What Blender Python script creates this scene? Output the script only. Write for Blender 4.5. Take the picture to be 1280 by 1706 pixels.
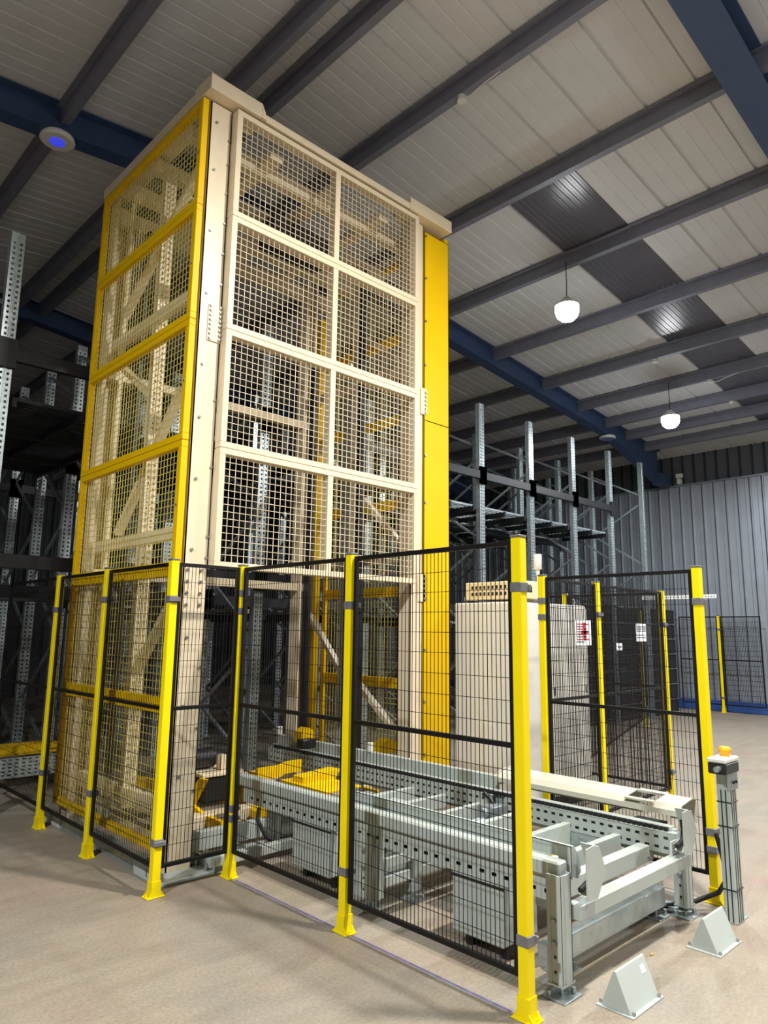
import bpy, math, random
from mathutils import Vector, Matrix
random.seed(7)
for o in list(bpy.data.objects):
    bpy.data.objects.remove(o)
S = bpy.context.scene
C = S.collection
# ------------------------------------------------------------------ camera
F, PITCH, ROLL, YAW = 1174.2275, 0.1690, 0.0130, 0.7645
CAM = (-2.2759, -4.416, 1.5527)
cp, sp, cy, sy = math.cos(PITCH), math.sin(PITCH), math.cos(YAW), math.sin(YAW)
fwd = Vector((sy*cp, cy*cp, sp)); rt = Vector((cy, -sy, 0)); up = rt.cross(fwd)
cr, sr = math.cos(ROLL), math.sin(ROLL)
rt, up = cr*rt + sr*up, -sr*rt + cr*up
cd = bpy.data.cameras.new('camera'); cam = bpy.data.objects.new('camera', cd); C.objects.link(cam)
M = Matrix((rt, up, -fwd)).transposed().to_4x4(); M.translation = CAM; cam.matrix_world = M
cd.sensor_fit = 'HORIZONTAL'; cd.sensor_width = 36; cd.lens = 36*F/1280; cd.clip_end = 200; cd.clip_start = .05
S.camera = cam
# ------------------------------------------------------------------ world, exposure
w = bpy.data.worlds.new('night'); S.world = w; w.use_nodes = True
w.node_tree.nodes['Background'].inputs[0].default_value = (.02, .025, .035, 1)
w.node_tree.nodes['Background'].inputs[1].default_value = .2
S.view_settings.view_transform = 'Standard'; S.view_settings.look = 'None'
S.view_settings.gamma = 1; S.view_settings.use_curve_mapping = False
S.view_settings.exposure = 0.0
S.cycles.max_bounces = 6; S.cycles.diffuse_bounces = 4; S.cycles.glossy_bounces = 3
S.cycles.sample_clamp_indirect = 4; S.cycles.caustics_reflective = False; S.cycles.caustics_refractive = False

# lamps of the hall: (x, y, z, watts)
LAMPS = [(1.30, -3.55, 6.15, 480), (5.30, .12, 5.78, 190), (9.45, .66, 5.35, 170),
         (6.6, -4.9, 5.7, 330), (1.2, -8.0, 6.0, 200), (10.4, -4.6, 5.2, 300), (-5.6, -3.2, 5.9, 760)]

def lin(c):
    return tuple((x/12.92 if x <= .04045 else ((x+.055)/1.055)**2.4) for x in [v/255 for v in c])

MATS = {}
def mat(name, col, rough=.5, metal=0, var=.06, scale=6, bump=0, bscale=60, spec=.5, emit=None, coat=0):
    m = bpy.data.materials.new(name); m.use_nodes = True
    nt = m.node_tree; b = nt.nodes['Principled BSDF']
    c = lin(col)
    b.inputs['Roughness'].default_value = rough; b.inputs['Metallic'].default_value = metal
    b.inputs['Specular IOR Level'].default_value = spec
    if coat: b.inputs['Coat Weight'].default_value = coat; b.inputs['Coat Roughness'].default_value = .12
    tc = nt.nodes.new('ShaderNodeTexCoord')
    n = nt.nodes.new('ShaderNodeTexNoise'); n.inputs['Scale'].default_value = scale; n.inputs['Detail'].default_value = 5
    nt.links.new(tc.outputs['Object'], n.inputs['Vector'])
    r = nt.nodes.new('ShaderNodeValToRGB')
    r.color_ramp.elements[0].position = .3; r.color_ramp.elements[1].position = .7
    r.color_ramp.elements[0].color = tuple(x*(1-var) for x in c)+(1,)
    r.color_ramp.elements[1].color = tuple(min(1, x*(1+var)) for x in c)+(1,)
    nt.links.new(n.outputs['Fac'], r.inputs['Fac']); nt.links.new(r.outputs['Color'], b.inputs['Base Color'])
    if bump:
        n2 = nt.nodes.new('ShaderNodeTexNoise'); n2.inputs['Scale'].default_value = bscale
        nt.links.new(tc.outputs['Object'], n2.inputs['Vector'])
        bp = nt.nodes.new('ShaderNodeBump'); bp.inputs['Strength'].default_value = bump; bp.inputs['Distance'].default_value = .005
        nt.links.new(n2.outputs['Fac'], bp.inputs['Height']); nt.links.new(bp.outputs['Normal'], b.inputs['Normal'])
    if emit:
        b.inputs['Emission Color'].default_value = lin(emit[0])+(1,); b.inputs['Emission Strength'].default_value = emit[1]
    MATS[name] = m
    return m

mat('cream', (222, 206, 176), .38, var=.03, coat=.12)
mat('yellow', (228, 184, 0), .45, var=.03, spec=.15)
mat('zinc_yellow', (238, 214, 0), .45, var=.03, spec=.3)
mat('pale_yellow', (226, 208, 110), .45, var=.03)
mat('black_paint', (13, 11, 11), .5, var=.1, spec=.3)
mat('black_plastic', (22, 23, 28), .4, var=.1)
mat('rubber', (28, 26, 26), .7)
mat('light_grey', (174, 182, 177), .42, var=.03)
mat('galvanised', (176, 186, 188), .32, .75, var=.16, scale=14)
mat('galvanised_dull', (150, 158, 162), .4, .6, var=.14, scale=10)
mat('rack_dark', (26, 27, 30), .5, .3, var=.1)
mat('steel', (170, 172, 172), .3, .9, var=.08)
mat('clamp_grey', (116, 116, 118), .45, .3, var=.1, scale=40)
mat('navy', (52, 72, 106), .5, var=.06)
mat('purlin_grey', (120, 122, 136), .5, .2, var=.08)
mat('roof_sheet', (200, 202, 206), .5, var=.04, scale=2)
mat('skylight', (88, 88, 98), .25, var=.06, scale=2)
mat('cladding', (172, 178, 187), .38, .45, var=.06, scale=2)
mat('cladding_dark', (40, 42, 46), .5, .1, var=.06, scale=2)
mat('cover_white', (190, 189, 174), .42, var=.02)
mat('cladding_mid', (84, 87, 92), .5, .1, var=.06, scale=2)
mat('kerb_blue', (50, 84, 150), .5)
mat('cabinet', (218, 215, 206), .45, var=.02)
mat('beige_box', (228, 212, 172), .45, var=.02)
mat('white_plastic', (212, 212, 206), .4, var=.02)
mat('orange', (240, 168, 20), .4)
mat('dark_gap', (26, 26, 28), .8)
mat('red_print', (190, 40, 50), .6)
mat('line_blue', (88, 82, 122), .6, var=.3, scale=20)
mat('gravel_yellow', (190, 160, 70), .7)
mat('lens_off', (120, 130, 190), .3)
mat('lens_blue', (60, 70, 200), .3, emit=((70, 80, 255), .6))  # faint blue glow put into the centre of an unlit disc
mat('lamp_glow', (255, 255, 255), .4, emit=((250, 252, 255), 50))
mat('paper', (222, 224, 228), .7, var=.02)

def floor_mat():
    m = mat('concrete', (168, 152, 136), .5)
    nt = m.node_tree; b = nt.nodes['Principled BSDF']
    for n in [n for n in nt.nodes if n.type in ('VALTORGB', 'TEX_NOISE')]: nt.nodes.remove(n)
    tc = [n for n in nt.nodes if n.type == 'TEX_COORD'][0]
    def noise(sc, det, rough=.6, stretch=None):
        n = nt.nodes.new('ShaderNodeTexNoise'); n.inputs['Scale'].default_value = sc; n.inputs['Detail'].default_value = det
        n.inputs['Roughness'].default_value = rough
        mp = nt.nodes.new('ShaderNodeMapping'); nt.links.new(tc.outputs['Object'], mp.inputs['Vector'])
        if stretch: mp.inputs['Scale'].default_value = stretch; mp.inputs['Rotation'].default_value = (0, 0, .5)
        nt.links.new(mp.outputs['Vector'], n.inputs['Vector']); return n
    def ramp(n, cs):
        r = nt.nodes.new('ShaderNodeValToRGB'); e = r.color_ramp.elements
        e[0].position = cs[0][0]; e[0].color = lin(cs[0][1])+(1,); e[1].position = cs[-1][0]; e[1].color = lin(cs[-1][1])+(1,)
        for p, c in cs[1:-1]:
            q = e.new(p); q.color = lin(c)+(1,)
        nt.links.new(n.outputs['Fac'], r.inputs['Fac']); return r
    a = ramp(noise(1.3, 8), [(.3, (148, 141, 129)), (.5, (160, 148, 130)), (.60, (158, 143, 127)), (.72, (160, 133, 123))])
    g = ramp(noise(60, 6, .7), [(.3, (196, 196, 196)), (.7, (255, 255, 255))])
    s = ramp(noise(2.2, 6, .65, (1, 4, 1)), [(.35, (212, 212, 214)), (.6, (255, 255, 255))])
    cur = a.outputs['Color']
    for r in (g, s):
        mx = nt.nodes.new('ShaderNodeMix'); mx.data_type = 'RGBA'; mx.blend_type = 'MULTIPLY'; mx.inputs['Factor'].default_value = .8 if r is g else .35
        nt.links.new(cur, mx.inputs[6]); nt.links.new(r.outputs['Color'], mx.inputs[7]); cur = mx.outputs[2]
    nt.links.new(cur, b.inputs['Base Color'])
    rr = nt.nodes.new('ShaderNodeMapRange'); rr.inputs[3].default_value = .32; rr.inputs[4].default_value = .62
    nt.links.new(s.outputs['Color'], rr.inputs[0]); nt.links.new(rr.outputs[0], b.inputs['Roughness'])
    n2 = noise(90, 4); bp = nt.nodes.new('ShaderNodeBump'); bp.inputs['Strength'].default_value = .12; bp.inputs['Distance'].default_value = .004
    nt.links.new(n2.outputs['Fac'], bp.inputs['Height']); nt.links.new(bp.outputs['Normal'], b.inputs['Normal'])
    return m
floor_mat()

# ------------------------------------------------------------------ mesh builder
class MB:
    def __init__(s): s.v = []; s.f = []; s.sm = []
    def add(s, vs, fs, smooth=False):
        n = len(s.v); s.v += [Vector(v) for v in vs]; s.f += [tuple(i+n for i in f) for f in fs]; s.sm += [smooth]*len(fs); return s
    def box(s, x0, y0, z0, x1, y1, z1, c=0):
        x0, x1 = min(x0, x1), max(x0, x1); y0, y1 = min(y0, y1), max(y0, y1); z0, z1 = min(z0, z1), max(z0, z1)
        return s.obox(((x0+x1)/2, (y0+y1)/2, (z0+z1)/2), (1, 0, 0), (0, 1, 0), (0, 0, 1), (x1-x0)/2, (y1-y0)/2, (z1-z0)/2, c)
    def obox(s, ctr, a, b, d, ha, hb, hd, c=0):
        ctr = Vector(ctr); a, b, d = Vector(a), Vector(b), Vector(d)
        P = lambda i, j, k: ctr + a*i + b*j + d*k
        if not c:
            vs = [P(x*ha, y*hb, z*hd) for z in (-1, 1) for y in (-1, 1) for x in (-1, 1)]
            return s.add(vs, [(0, 2, 3, 1), (4, 5, 7, 6), (0, 1, 5, 4), (2, 6, 7, 3), (0, 4, 6, 2), (1, 3, 7, 5)])
        c = min(c, ha*.49, hb*.49, hd*.49)
        vs = []; idx = {}
        for x in (-1, 1):
            for y in (-1, 1):
                for z in (-1, 1):
                    for ax in range(3):
                        q = [x*(ha-c), y*(hb-c), z*(hd-c)]; q[ax] = (x*ha, y*hb, z*hd)[ax]
                        idx[x, y, z, ax] = len(vs); vs.append(P(*q))
        fs = []
        def quad(ax, sg):
            o = [i for i in range(3) if i != ax]; r = []
            for u, v in ((-1, -1), (1, -1), (1, 1), (-1, 1)):
                k = [0, 0, 0]; k[ax] = sg; k[o[0]] = u; k[o[1]] = v; r.append(idx[k[0], k[1], k[2], ax])
            fs.append(tuple(r if (sg > 0) == (ax != 1) else r[::-1]))
        for ax in range(3):
            quad(ax, 1); quad(ax, -1)
        for ax in range(3):
            o = [i for i in range(3) if i != ax]
            for u in (-1, 1):
                for v in (-1, 1):
                    r = []
                    for e in (-1, 1):
                        k = [0, 0, 0]; k[ax] = e; k[o[0]] = u; k[o[1]] = v
                        r.append((idx[k[0], k[1], k[2], o[0]], idx[k[0], k[1], k[2], o[1]]))
                    fs.append((r[0][0], r[0][1], r[1][1], r[1][0]))
        for x in (-1, 1):
            for y in (-1, 1):
                for z in (-1, 1):
                    fs.append((idx[x, y, z, 0], idx[x, y, z, 1], idx[x, y, z, 2]))
        return s.add(vs, fs)
    def bar(s, p, q, wa, wb, upv=(0, 0, 1), c=0):
        p, q = Vector(p), Vector(q); d = q-p; L = d.length; d.normalize()
        a = d.cross(Vector(upv))
        if a.length < 1e-4: a = d.cross(Vector((1, 0, 0)))
        a.normalize(); b = a.cross(d)
        return s.obox((p+q)/2, a, b, d, wa/2, wb/2, L/2, c)
    def wire(s, p, q, r):
        p, q = Vector(p), Vector(q); d = (q-p).normalized()
        a = d.orthogonal().normalized(); b = d.cross(a); vs = []
        for e in (p, q):
            vs += [e+a*r, e+b*r, e-a*r, e-b*r]
        return s.add(vs, [(0, 1, 5, 4), (1, 2, 6, 5), (2, 3, 7, 6), (3, 0, 4, 7)])
    def tube(s, pts, r, n=10, cap=True):
        pts = [Vector(p) for p in pts]; vs = []; ref = None
        rs = r if isinstance(r, (list, tuple)) else [r]*len(pts)
        for i, p in enumerate(pts):
            d = (pts[min(i+1, len(pts)-1)]-pts[max(i-1, 0)]).normalized()
            if ref is None: ref = d.orthogonal().normalized()
            a = (ref-d*ref.dot(d)).normalized(); ref = a; b = d.cross(a)
            vs += [p+(a*math.cos(2*math.pi*k/n)+b*math.sin(2*math.pi*k/n))*rs[i] for k in range(n)]
        fs = [(i*n+k, i*n+(k+1) % n, (i+1)*n+(k+1) % n, (i+1)*n+k) for i in range(len(pts)-1) for k in range(n)]
        s.add(vs, fs, True)
        if cap:
            s.add(vs[:n], [tuple(range(n))[::-1]]); s.add(vs[-n:], [tuple(range(n))])
        return s
    def prism(s, prof, o, u, v, d, L):
        """closed outline prof [(a,b)] in plane (u,v) at o, pushed along d by L"""
        o, u, v, d = Vector(o), Vector(u), Vector(v), Vector(d); n = len(prof)
        vs = [o+u*a+v*b for a, b in prof] + [o+u*a+v*b+d*L for a, b in prof]
        return s.add(vs, [tuple(range(n))[::-1], tuple(range(n, 2*n))] + [(i, (i+1) % n, (i+1) % n+n, i+n) for i in range(n)])
    def sheet(s, prof, o, u, v, d, L):
        o, u, v, d = Vector(o), Vector(u), Vector(v), Vector(d); n = len(prof)
        vs = [o+u*a+v*b for a, b in prof] + [o+u*a+v*b+d*L for a, b in prof]
        return s.add(vs, [(i, i+1, i+1+n, i+n) for i in range(n-1)])
    def plate(s, o, u, v, L, W, hu, hv, t=.003):
        """sheet L x W with a grid of rectangular holes: hu / hv lists of (from, to); t = thickness"""
        o, u, v = Vector(o), Vector(u), Vector(v); n = u.cross(v)
        us = sorted({0, L} | {x for h in hu for x in h}); vs_ = sorted({0, W} | {x for h in hv for x in h})
        hus = {h[0] for h in hu}; hvs = {h[0] for h in hv}
        for off in ((0, t) if t else (0,)):
            ids = [[o+u*a+v*b-n*off for b in vs_] for a in us]; N = len(vs_)
            fs = [(i*N+j, (i+1)*N+j, (i+1)*N+j+1, i*N+j+1) for i in range(len(us)-1) for j in range(N-1) if not (us[i] in hus and vs_[j] in hvs)]
            s.add([p for r in ids for p in r], fs)
        if t:
            rects = [(0, L, 0, W)] + [(a, b, c, d) for a, b in hu for c, d in hv]
            for a, b, c, d in rects:
                q = [(a, c), (b, c), (b, d), (a, d)]
                vv = [o+u*x+v*y for x, y in q]+[o+u*x+v*y-n*t for x, y in q]
                s.add(vv, [(i, (i+1) % 4, (i+1) % 4+4, i+4) for i in range(4)])
        return s
    def mesh(s, name, m):
        me = bpy.data.meshes.new(name)
        me.from_pydata([tuple(v) for v in s.v], [], s.f)
        me.materials.append(MATS[m] if isinstance(m, str) else m)
        if any(s.sm): me.polygons.foreach_set('use_smooth', s.sm)
        me.update(); return me
    def build(s, name, m, parent=None, kind=None, label=None):
        if parent is not None:
            off = parent.get('_o', (0, 0, 0)); off = Vector(off)
            s.v = [v-off for v in s.v]
        o = bpy.data.objects.new(name, s.mesh(name, m)); C.objects.link(o)
        if parent is not None:
            o.parent = parent; o['_o'] = tuple(off)
        if kind: o['kind'] = kind
        if label: o['label'] = label
        return o

def thing(name, label, cat, loc=(0, 0, 0), group=None):
    o = bpy.data.objects.new(name, None); C.objects.link(o); o.location = loc; o.empty_display_size = .1
    o['_o'] = tuple(float(x) for x in loc); o['label'] = label; o['category'] = cat
    if group: o['group'] = group
    return o
def tag(o, label, cat, group=None):
    o['label'] = label; o['category'] = cat
    if group: o['group'] = group
    return o
def inst(name, me, parent, loc=(0, 0, 0), rot=None, kind=None):
    o = bpy.data.objects.new(name, me); C.objects.link(o); o.parent = parent
    off = Vector(parent.get('_o', (0, 0, 0))) if parent else Vector((0, 0, 0))
    o.location = Vector(loc)-off
    if rot: o.rotation_euler = rot
    o['_o'] = tuple(loc)
    if kind: o['kind'] = kind
    return o
def root(name):
    o = bpy.data.objects.new(name, None); C.objects.link(o); o['kind'] = 'structure'; o['_o'] = (0, 0, 0); return o
X, Y, Z = (1, 0, 0), (0, 1, 0), (0, 0, 1)

# ------------------------------------------------------------------ hall
XR, ZR, SL = 1.06, 6.985, .104           # ridge line x, ridge height, roof slope
XW, XL, YB, YF = 13.6, -11.5, 13.2, -9.5
ceil_z = lambda x: ZR-SL*abs(x-XR)
fl = MB().box(XL, YF, -.12, XW+.2, YB, 0).build('floor', 'concrete'); fl['kind'] = 'structure'

ce = root('ceiling')
def roof_mesh(wd, L):
    pr = [(0, .025), (.012, .025), (.022, 0)]
    n = 3
    for k in range(1, n):
        y = .02+(wd-.04)*k/n; pr += [(y-.012, 0), (y-.007, .004), (y+.007, .004), (y+.012, 0)]
    pr += [(wd-.022, 0), (wd-.012, .025), (wd, .025), (wd, .07), (0, .07)]
    return MB().prism(pr, (0, 0, 0), Y, Z, X, L).mesh('roof_panel', 'roof_sheet')
ANG = math.atan(SL)
def put_panel(me, x, y, side):
    if side > 0: inst('roof_panel', me, ce, (x, y, ceil_z(x)), (0, ANG, 0))
    else: inst('roof_panel', me, ce, (x, y, ceil_z(x)), (0, ANG, math.pi))
LR = (XW+.2-XR)/math.cos(ANG); LL = (XR-XL)/math.cos(ANG)
mR, mL = roof_mesh(.5, LR), roof_mesh(.5, LL)
sky0, sky1 = -.71, .18
ms1 = roof_mesh(.445, (3.88-XR)/math.cos(ANG)); ms2 = roof_mesh(.445, (XW+.2-12.5)/math.cos(ANG))
ys = [sky0-.5*k for k in range(1, 18)] + [sky1+.5*k for k in range(0, 26)]
for y in ys: put_panel(mR, XR, y, 1)
for k in range(2):
    put_panel(ms1, XR, sky0+.445*k, 1); put_panel(ms2, 12.5, sky0+.445*k, 1)
y = YF+.5
while y < YB+.4:
    put_panel(mL, XR, y, -1); y += .5
pr = []
for k in range(12):
    y0 = .89*k/12; pr += [(y0, .0), (y0+.03, 0), (y0+.038, .007), (y0+.066, .007)]
pr += [(.89, 0), (.89, .05), (0, .05)]
for a, b in ((3.88, 5.4), (5.4, 6.98), (6.98, 8.46), (8.46, 9.68), (9.68, 10.75), (10.75, 12.5)):
    me = MB().prism(pr, (0, 0, 0), Y, Z, X, (b-a)/math.cos(ANG)).mesh('skylight_sheet', 'skylight')
    inst('skylight_sheet', me, ce, (a, sky0, ceil_z(a)+.01), (0, ANG, 0))
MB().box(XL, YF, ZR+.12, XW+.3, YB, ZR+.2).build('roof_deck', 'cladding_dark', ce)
PUR = [.87, 1.255, 2.36, 3.88, 5.40, 6.98, 8.46, 9.68, 10.75, 11.62, 12.47, -.235, -1.76, -3.28, -4.8, -6.3, -7.8, -9.3, -10.6]
RAFY = [(-2.77, -2.47), (2.5, 2.7), (7.7, 7.9)]
bays = [(YF, -2.63), (-2.6, 2.58), (2.62, 7.78), (7.82, YB)]
for a, b in bays:
    p = [(0, 0), (.07, 0), (.07, -.012), (.012, -.012), (.012, -.16), (-.06, -.16), (-.06, -.14), (-.048, -.14), (-.048, -.172), (0, -.172)]
    p = [(-.055, -.02), (-.055, 0), (.012, 0), (.012, -.165), (.075, -.165), (.075, -.145), (.082, -.145), (.082, -.177), (0, -.177), (0, -.012), (-.045, -.012), (-.045, -.02)]
    me = MB().prism(p, (0, 0, 0), X, Z, Y, b-a).mesh('purlin', 'purlin_grey')
    for x in PUR: inst('purlin', me, ce, (x, a, ceil_z(x)-.012))
def rafter(y0, y1):
    m = MB(); yc = (y0+y1)/2; hw = (y1-y0)/2
    for s_, xe in ((1, 13.1), (-1, -11.2)):
        xs = [XR, xe-s_*2.3, xe]; dp = [.33, .33, .75]
        top = [(x, ceil_z(x)-.004) for x in xs]; bot = [(x, ceil_z(x)-d) for x, d in zip(xs, dp)]
        m.prism(top+bot[::-1], (0, yc-.006, 0), X, Z, Y, .012)
        for a, b in list(zip(top, top[1:])) + list(zip(bot, bot[1:])):
            m.bar((a[0], yc, a[1]-.008), (b[0], yc, b[1]-.008), 2*hw, .014)
    return m
for a, b in RAFY: rafter(a, b).build('rafter', 'navy', ce)

def cladding(name, o, u, n, L, z1, matname, zlo=0.0):
    """vertical ribbed sheets, each a part"""
    r = root(name); o, u, n = Vector(o), Vector(u), Vector(n); wd = 1.0; k = 0
    prof = []
    for i in range(4):
        a = i*.25; prof += [(a, 0), (a+.04, 0), (a+.046, .03), (a+.066, .03), (a+.07, -.07), (a+.098, -.07), (a+.103, 0), (a+.17, 0), (a+.172, -.02), (a+.182, -.02), (a+.184, 0)]
    prof += [(1.0, 0)]
    me = MB().sheet(prof, (0, 0, 0), u, n, Z, z1-zlo).mesh('cladding_sheet', matname)
    while k*wd < L-.01:
        inst('cladding_sheet', me, r, o+u*(k*wd)+Vector((0, 0, zlo))); k += 1
    return r
wr = cladding('wall_right', (XW, YF, 0), Y, (-1, 0, 0), YB-YF, 4.95, 'cladding')
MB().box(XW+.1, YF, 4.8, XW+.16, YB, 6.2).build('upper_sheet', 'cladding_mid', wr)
prof = []
m = MB()
yy = YF
while yy < YB:
    m.box(XW+.07, yy, 4.9, XW+.1, yy+.04, 5.75); yy += .25
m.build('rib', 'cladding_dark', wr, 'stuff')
MB().box(XW-.05, YF, 4.93, XW+.12, YB, 4.97).build('ledge_flashing', 'galvanised_dull', wr)
MB().box(XW-.09, YF, .0, XW-.01, YB, .22, .01).build('kerb', 'kerb_blue', wr)
MB().box(13.0, 2.5, 4.94, 13.53, 2.7, 5.2).build('column', 'navy', wr)
m = MB().box(XW-.12, 2.25, 4.98, XW-.02, 2.33, 5.1).box(XW-.1, 2.22, 5.12, XW-.03, 2.36, 5.22)
m.build('alarm_box', 'white_plastic', wr)
cladding('wall_back', (XL, YB, 0), X, (0, -1, 0), XW-XL, 7.0, 'cladding_dark')  # darker cladding tone, shade of the unlit end put into the colour
cladding('wall_left', (XL, YB, 0), (0, -1, 0), X, YB-YF, 5.8, 'cladding')
cladding('wall_front', (XW, YF, 0), (-1, 0, 0), Y, XW-XL, 7.0, 'cladding')

# lamps
def lamp(i, x, y, z, watts, label=None, seen=True):
    ld = bpy.data.lights.new('lamp_light', 'AREA'); ld.shape = 'DISK'; ld.size = .30; ld.energy = watts; ld.color = (1, .955, .87) if i in (0, 4) else (.93, .97, 1)
    lo = bpy.data.objects.new('lamp_light', ld); C.objects.link(lo); lo.location = (x, y, z-.26)
    t = thing('high_bay_lamp', label, 'lamp', (x, y, z))
    MB().tube([(x, y, z-.25), (x, y, z-.235), (x, y, z-.19), (x, y, z-.13), (x, y, z-.045)], [.04, .085, .13, .15, .15], 20).build('lens', 'lamp_glow', t)
    MB().tube([(x, y, z-.05), (x, y, z-.02), (x, y, z+.02), (x, y, z+.07)], [.152, .145, .08, .04], 20).build('housing', 'white_plastic', t)
    zc = ceil_z(x)-.19
    MB().tube([(x, y, z+.07), (x+.01, y, (z+zc)/2), (x, y, zc)], .006, 6).build('cable', 'rubber', t)
    lo.parent = t; lo.location = (0, 0, -.26)
LL_ = ['glowing round lamp hanging out of frame in front of the yellow and cream tower', 'glowing round high bay lamp, the larger one, hanging by the dark skylight strip',
       'glowing round high bay lamp, the smaller one, hanging farther off above the empty racks', 'high bay lamp over the open floor beyond the conveyor end',
       'high bay lamp behind the camera over the tower side', 'high bay lamp near the ribbed wall behind the camera', 'high bay lamp to the side of the hall before the dark end']
for i, (l, lab) in enumerate(zip(LAMPS, LL_)): lamp(i, *l, lab)
def disc(x, y, z, lab, lens):
    t = thing('ceiling_disc', lab, 'lamp', (x, y, z))
    MB().tube([(x, y, z), (x, y, z+.012), (x, y, z+.05)], [.15, .17, .16], 20).build('rim', 'white_plastic', t)
    MB().tube([(x, y, z-.006), (x, y, z+.004)], .075 if lens == 'lens_blue' else .14, 16).build('lens', lens, t)
disc(-.243, 2.6, ceil_z(-.243)-.33-.072, 'unlit white round lamp with a blue centre given a faint glow under the dark beam beside the tower', 'lens_blue')
disc(10.85, 2.6, ceil_z(10.85)-.40, 'unlit round bluish lamp under the dark beam above the empty racks', 'lens_off')
for (x, y, lab) in ((8.5, .45, 'small white junction box without a loose wire on a roof purlin beside the skylight'), (9.72, .05, 'small white junction box trailing a loose wire on a roof purlin'),
                    (10.8, .1, 'small white junction box on a roof purlin nearest the ribbed wall'), (2.4, -.55, 'small white junction box with a dangling wire loop above the tower')):
    z = ceil_z(x)-.19
    t = thing('junction_box', lab, 'junction box', (x, y, z))
    MB().tube([(x, y, z), (x, y, z-.05)], .045, 12).build('box_body', 'white_plastic', t)
    if 'wire' in lab and 'without' not in lab:
        MB().tube([(x, y, z-.02), (x-.02, y-.12, z-.07), (x, y-.28, z-.02), (x+.02, y-.5, z+.02)], .006, 6).build('wire', 'white_plastic', t)

# ------------------------------------------------------------------ lift tower
tw = thing('lift_tower', 'tall cream and yellow mesh-clad pallet lift tower reaching near the roof', 'lift tower', (1.4, .9, 0))
H = 5.56
def ccol(name, x0, x1, y0, y1, z0, z1, open_side, m='cream'):
    """C-section column; web on the outer face"""
    b = MB(); t = .008; lip = .03
    if open_side == '+y':
        b.box(x0, y0, z0, x1, y0+t, z1); b.box(x0, y0, z0, x0+t, y1, z1); b.box(x1-t, y0, z0, x1, y1, z1); b.box(x0, y1-t, z0, x0+lip, y1, z1); b.box(x1-lip, y1-t, z0, x1, y1, z1)
    else:
        b.box(x0, y1-t, z0, x1, y1, z1); b.box(x0, y0, z0, x0+t, y1, z1); b.box(x1-t, y0, z0, x1, y1, z1); b.box(x0, y0, z0, x0+lip, y0+t, z1); b.box(x1-lip, y0, z0, x1, y0+t, z1)
    return b.build(name, m, tw)
ccol('front_column', .07, .252, 0, .16, .02, H, '+y')
ccol('front_column', 2.30, 2.455, 0, .16, .02, H, '+y')
ccol('rear_column', .07, .25, 1.70, 1.86, .02, H, '-y')
ccol('rear_column', 2.34, 2.48, 1.70, 1.86, .02, H, '-y')
# perforated guide columns half way
def perf(L, pitch=.05, wd=.11, dp=.06, hole=(.018, .02), start=.04):
    m = MB(); hv = [(.022, .022+hole[0]), (wd-.022-hole[0], wd-.022)]
    hu = [(start+k*pitch, start+k*pitch+hole[1]) for k in range(int((L-start-.03)/pitch))]
    m.plate((0, 0, 0), Z, X, L, wd, hu, hv, 0)
    m.box(0, 0, 0, .003, dp, L); m.box(wd-.003, 0, 0, wd, dp, L)
    m.box(.003, dp-.003, 0, .028, dp, L); m.box(wd-.028, dp-.003, 0, wd-.003, dp, L)
    m.box(wd/2-.006, -.006, 0, wd/2+.006, .001, L)
    return m
pm = perf(5.2).mesh('guide_column', 'cream')
inst('guide_column', pm, tw, (.14, .86, .25)); inst('guide_column', pm, tw, (2.36, .86, .25))
# yellow cover plates beside the right column
m = MB()
for z0, z1 in ((.2, 3.548), (3.552, 5.50)):
    m.box(2.46, -.012, z0, 2.818, -.006, z1); m.box(2.812, -.012, z0, 2.818, .06, z1); m.box(2.46, -.012, z0, 2.466, .02, z1)
    m.box(2.47, -.012, z1-.006, 2.81, .04, z1)
m.build('cover_plate', 'yellow', tw, label='yellow sheet cover beside the cream column')
# side mesh panels
def wiremesh(m, o, u, v, L, W, pu, pv, r):
    o, u, v = Vector(o), Vector(u), Vector(v)
    n = round(L/pu)
    for i in range(1, n): m.wire(o+u*(L*i/n), o+u*(L*i/n)+v*W, r)
    k = round(W/pv)
    for i in range(1, k): m.wire(o+v*(W*i/k), o+v*(W*i/k)+u*L, r)
zs = [.15, 1.055, 1.96, 2.865, 3.77, 4.675, 5.56]
for x0, x1 in ((0, .05), (2.772, 2.822)):
    for z0, z1 in zip(zs, zs[1:]):
        y0, y1 = .0, 1.84; b = .05; m = MB()
        m.box(x0, y0, z0+.002, x1, y1, z0+b, .003); m.box(x0, y0, z1-b, x1, y1, z1-.002, .003)
        m.box(x0, y0, z0+b, x1, y0+b, z1-b, .003); m.box(x0, y1-b, z0+b, x1, y1, z1-b, .003)
        p = m.build('side_panel', 'yellow', tw, label='yellow framed mesh side panel')
        g = MB(); wiremesh(g, ((x0+x1)/2, y0+b, z0+b), Y, Z, y1-y0-2*b, z1-z0-2*b, .05, .05, .0028)
        g.build('wire_mesh', 'pale_yellow', p, 'stuff')
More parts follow.
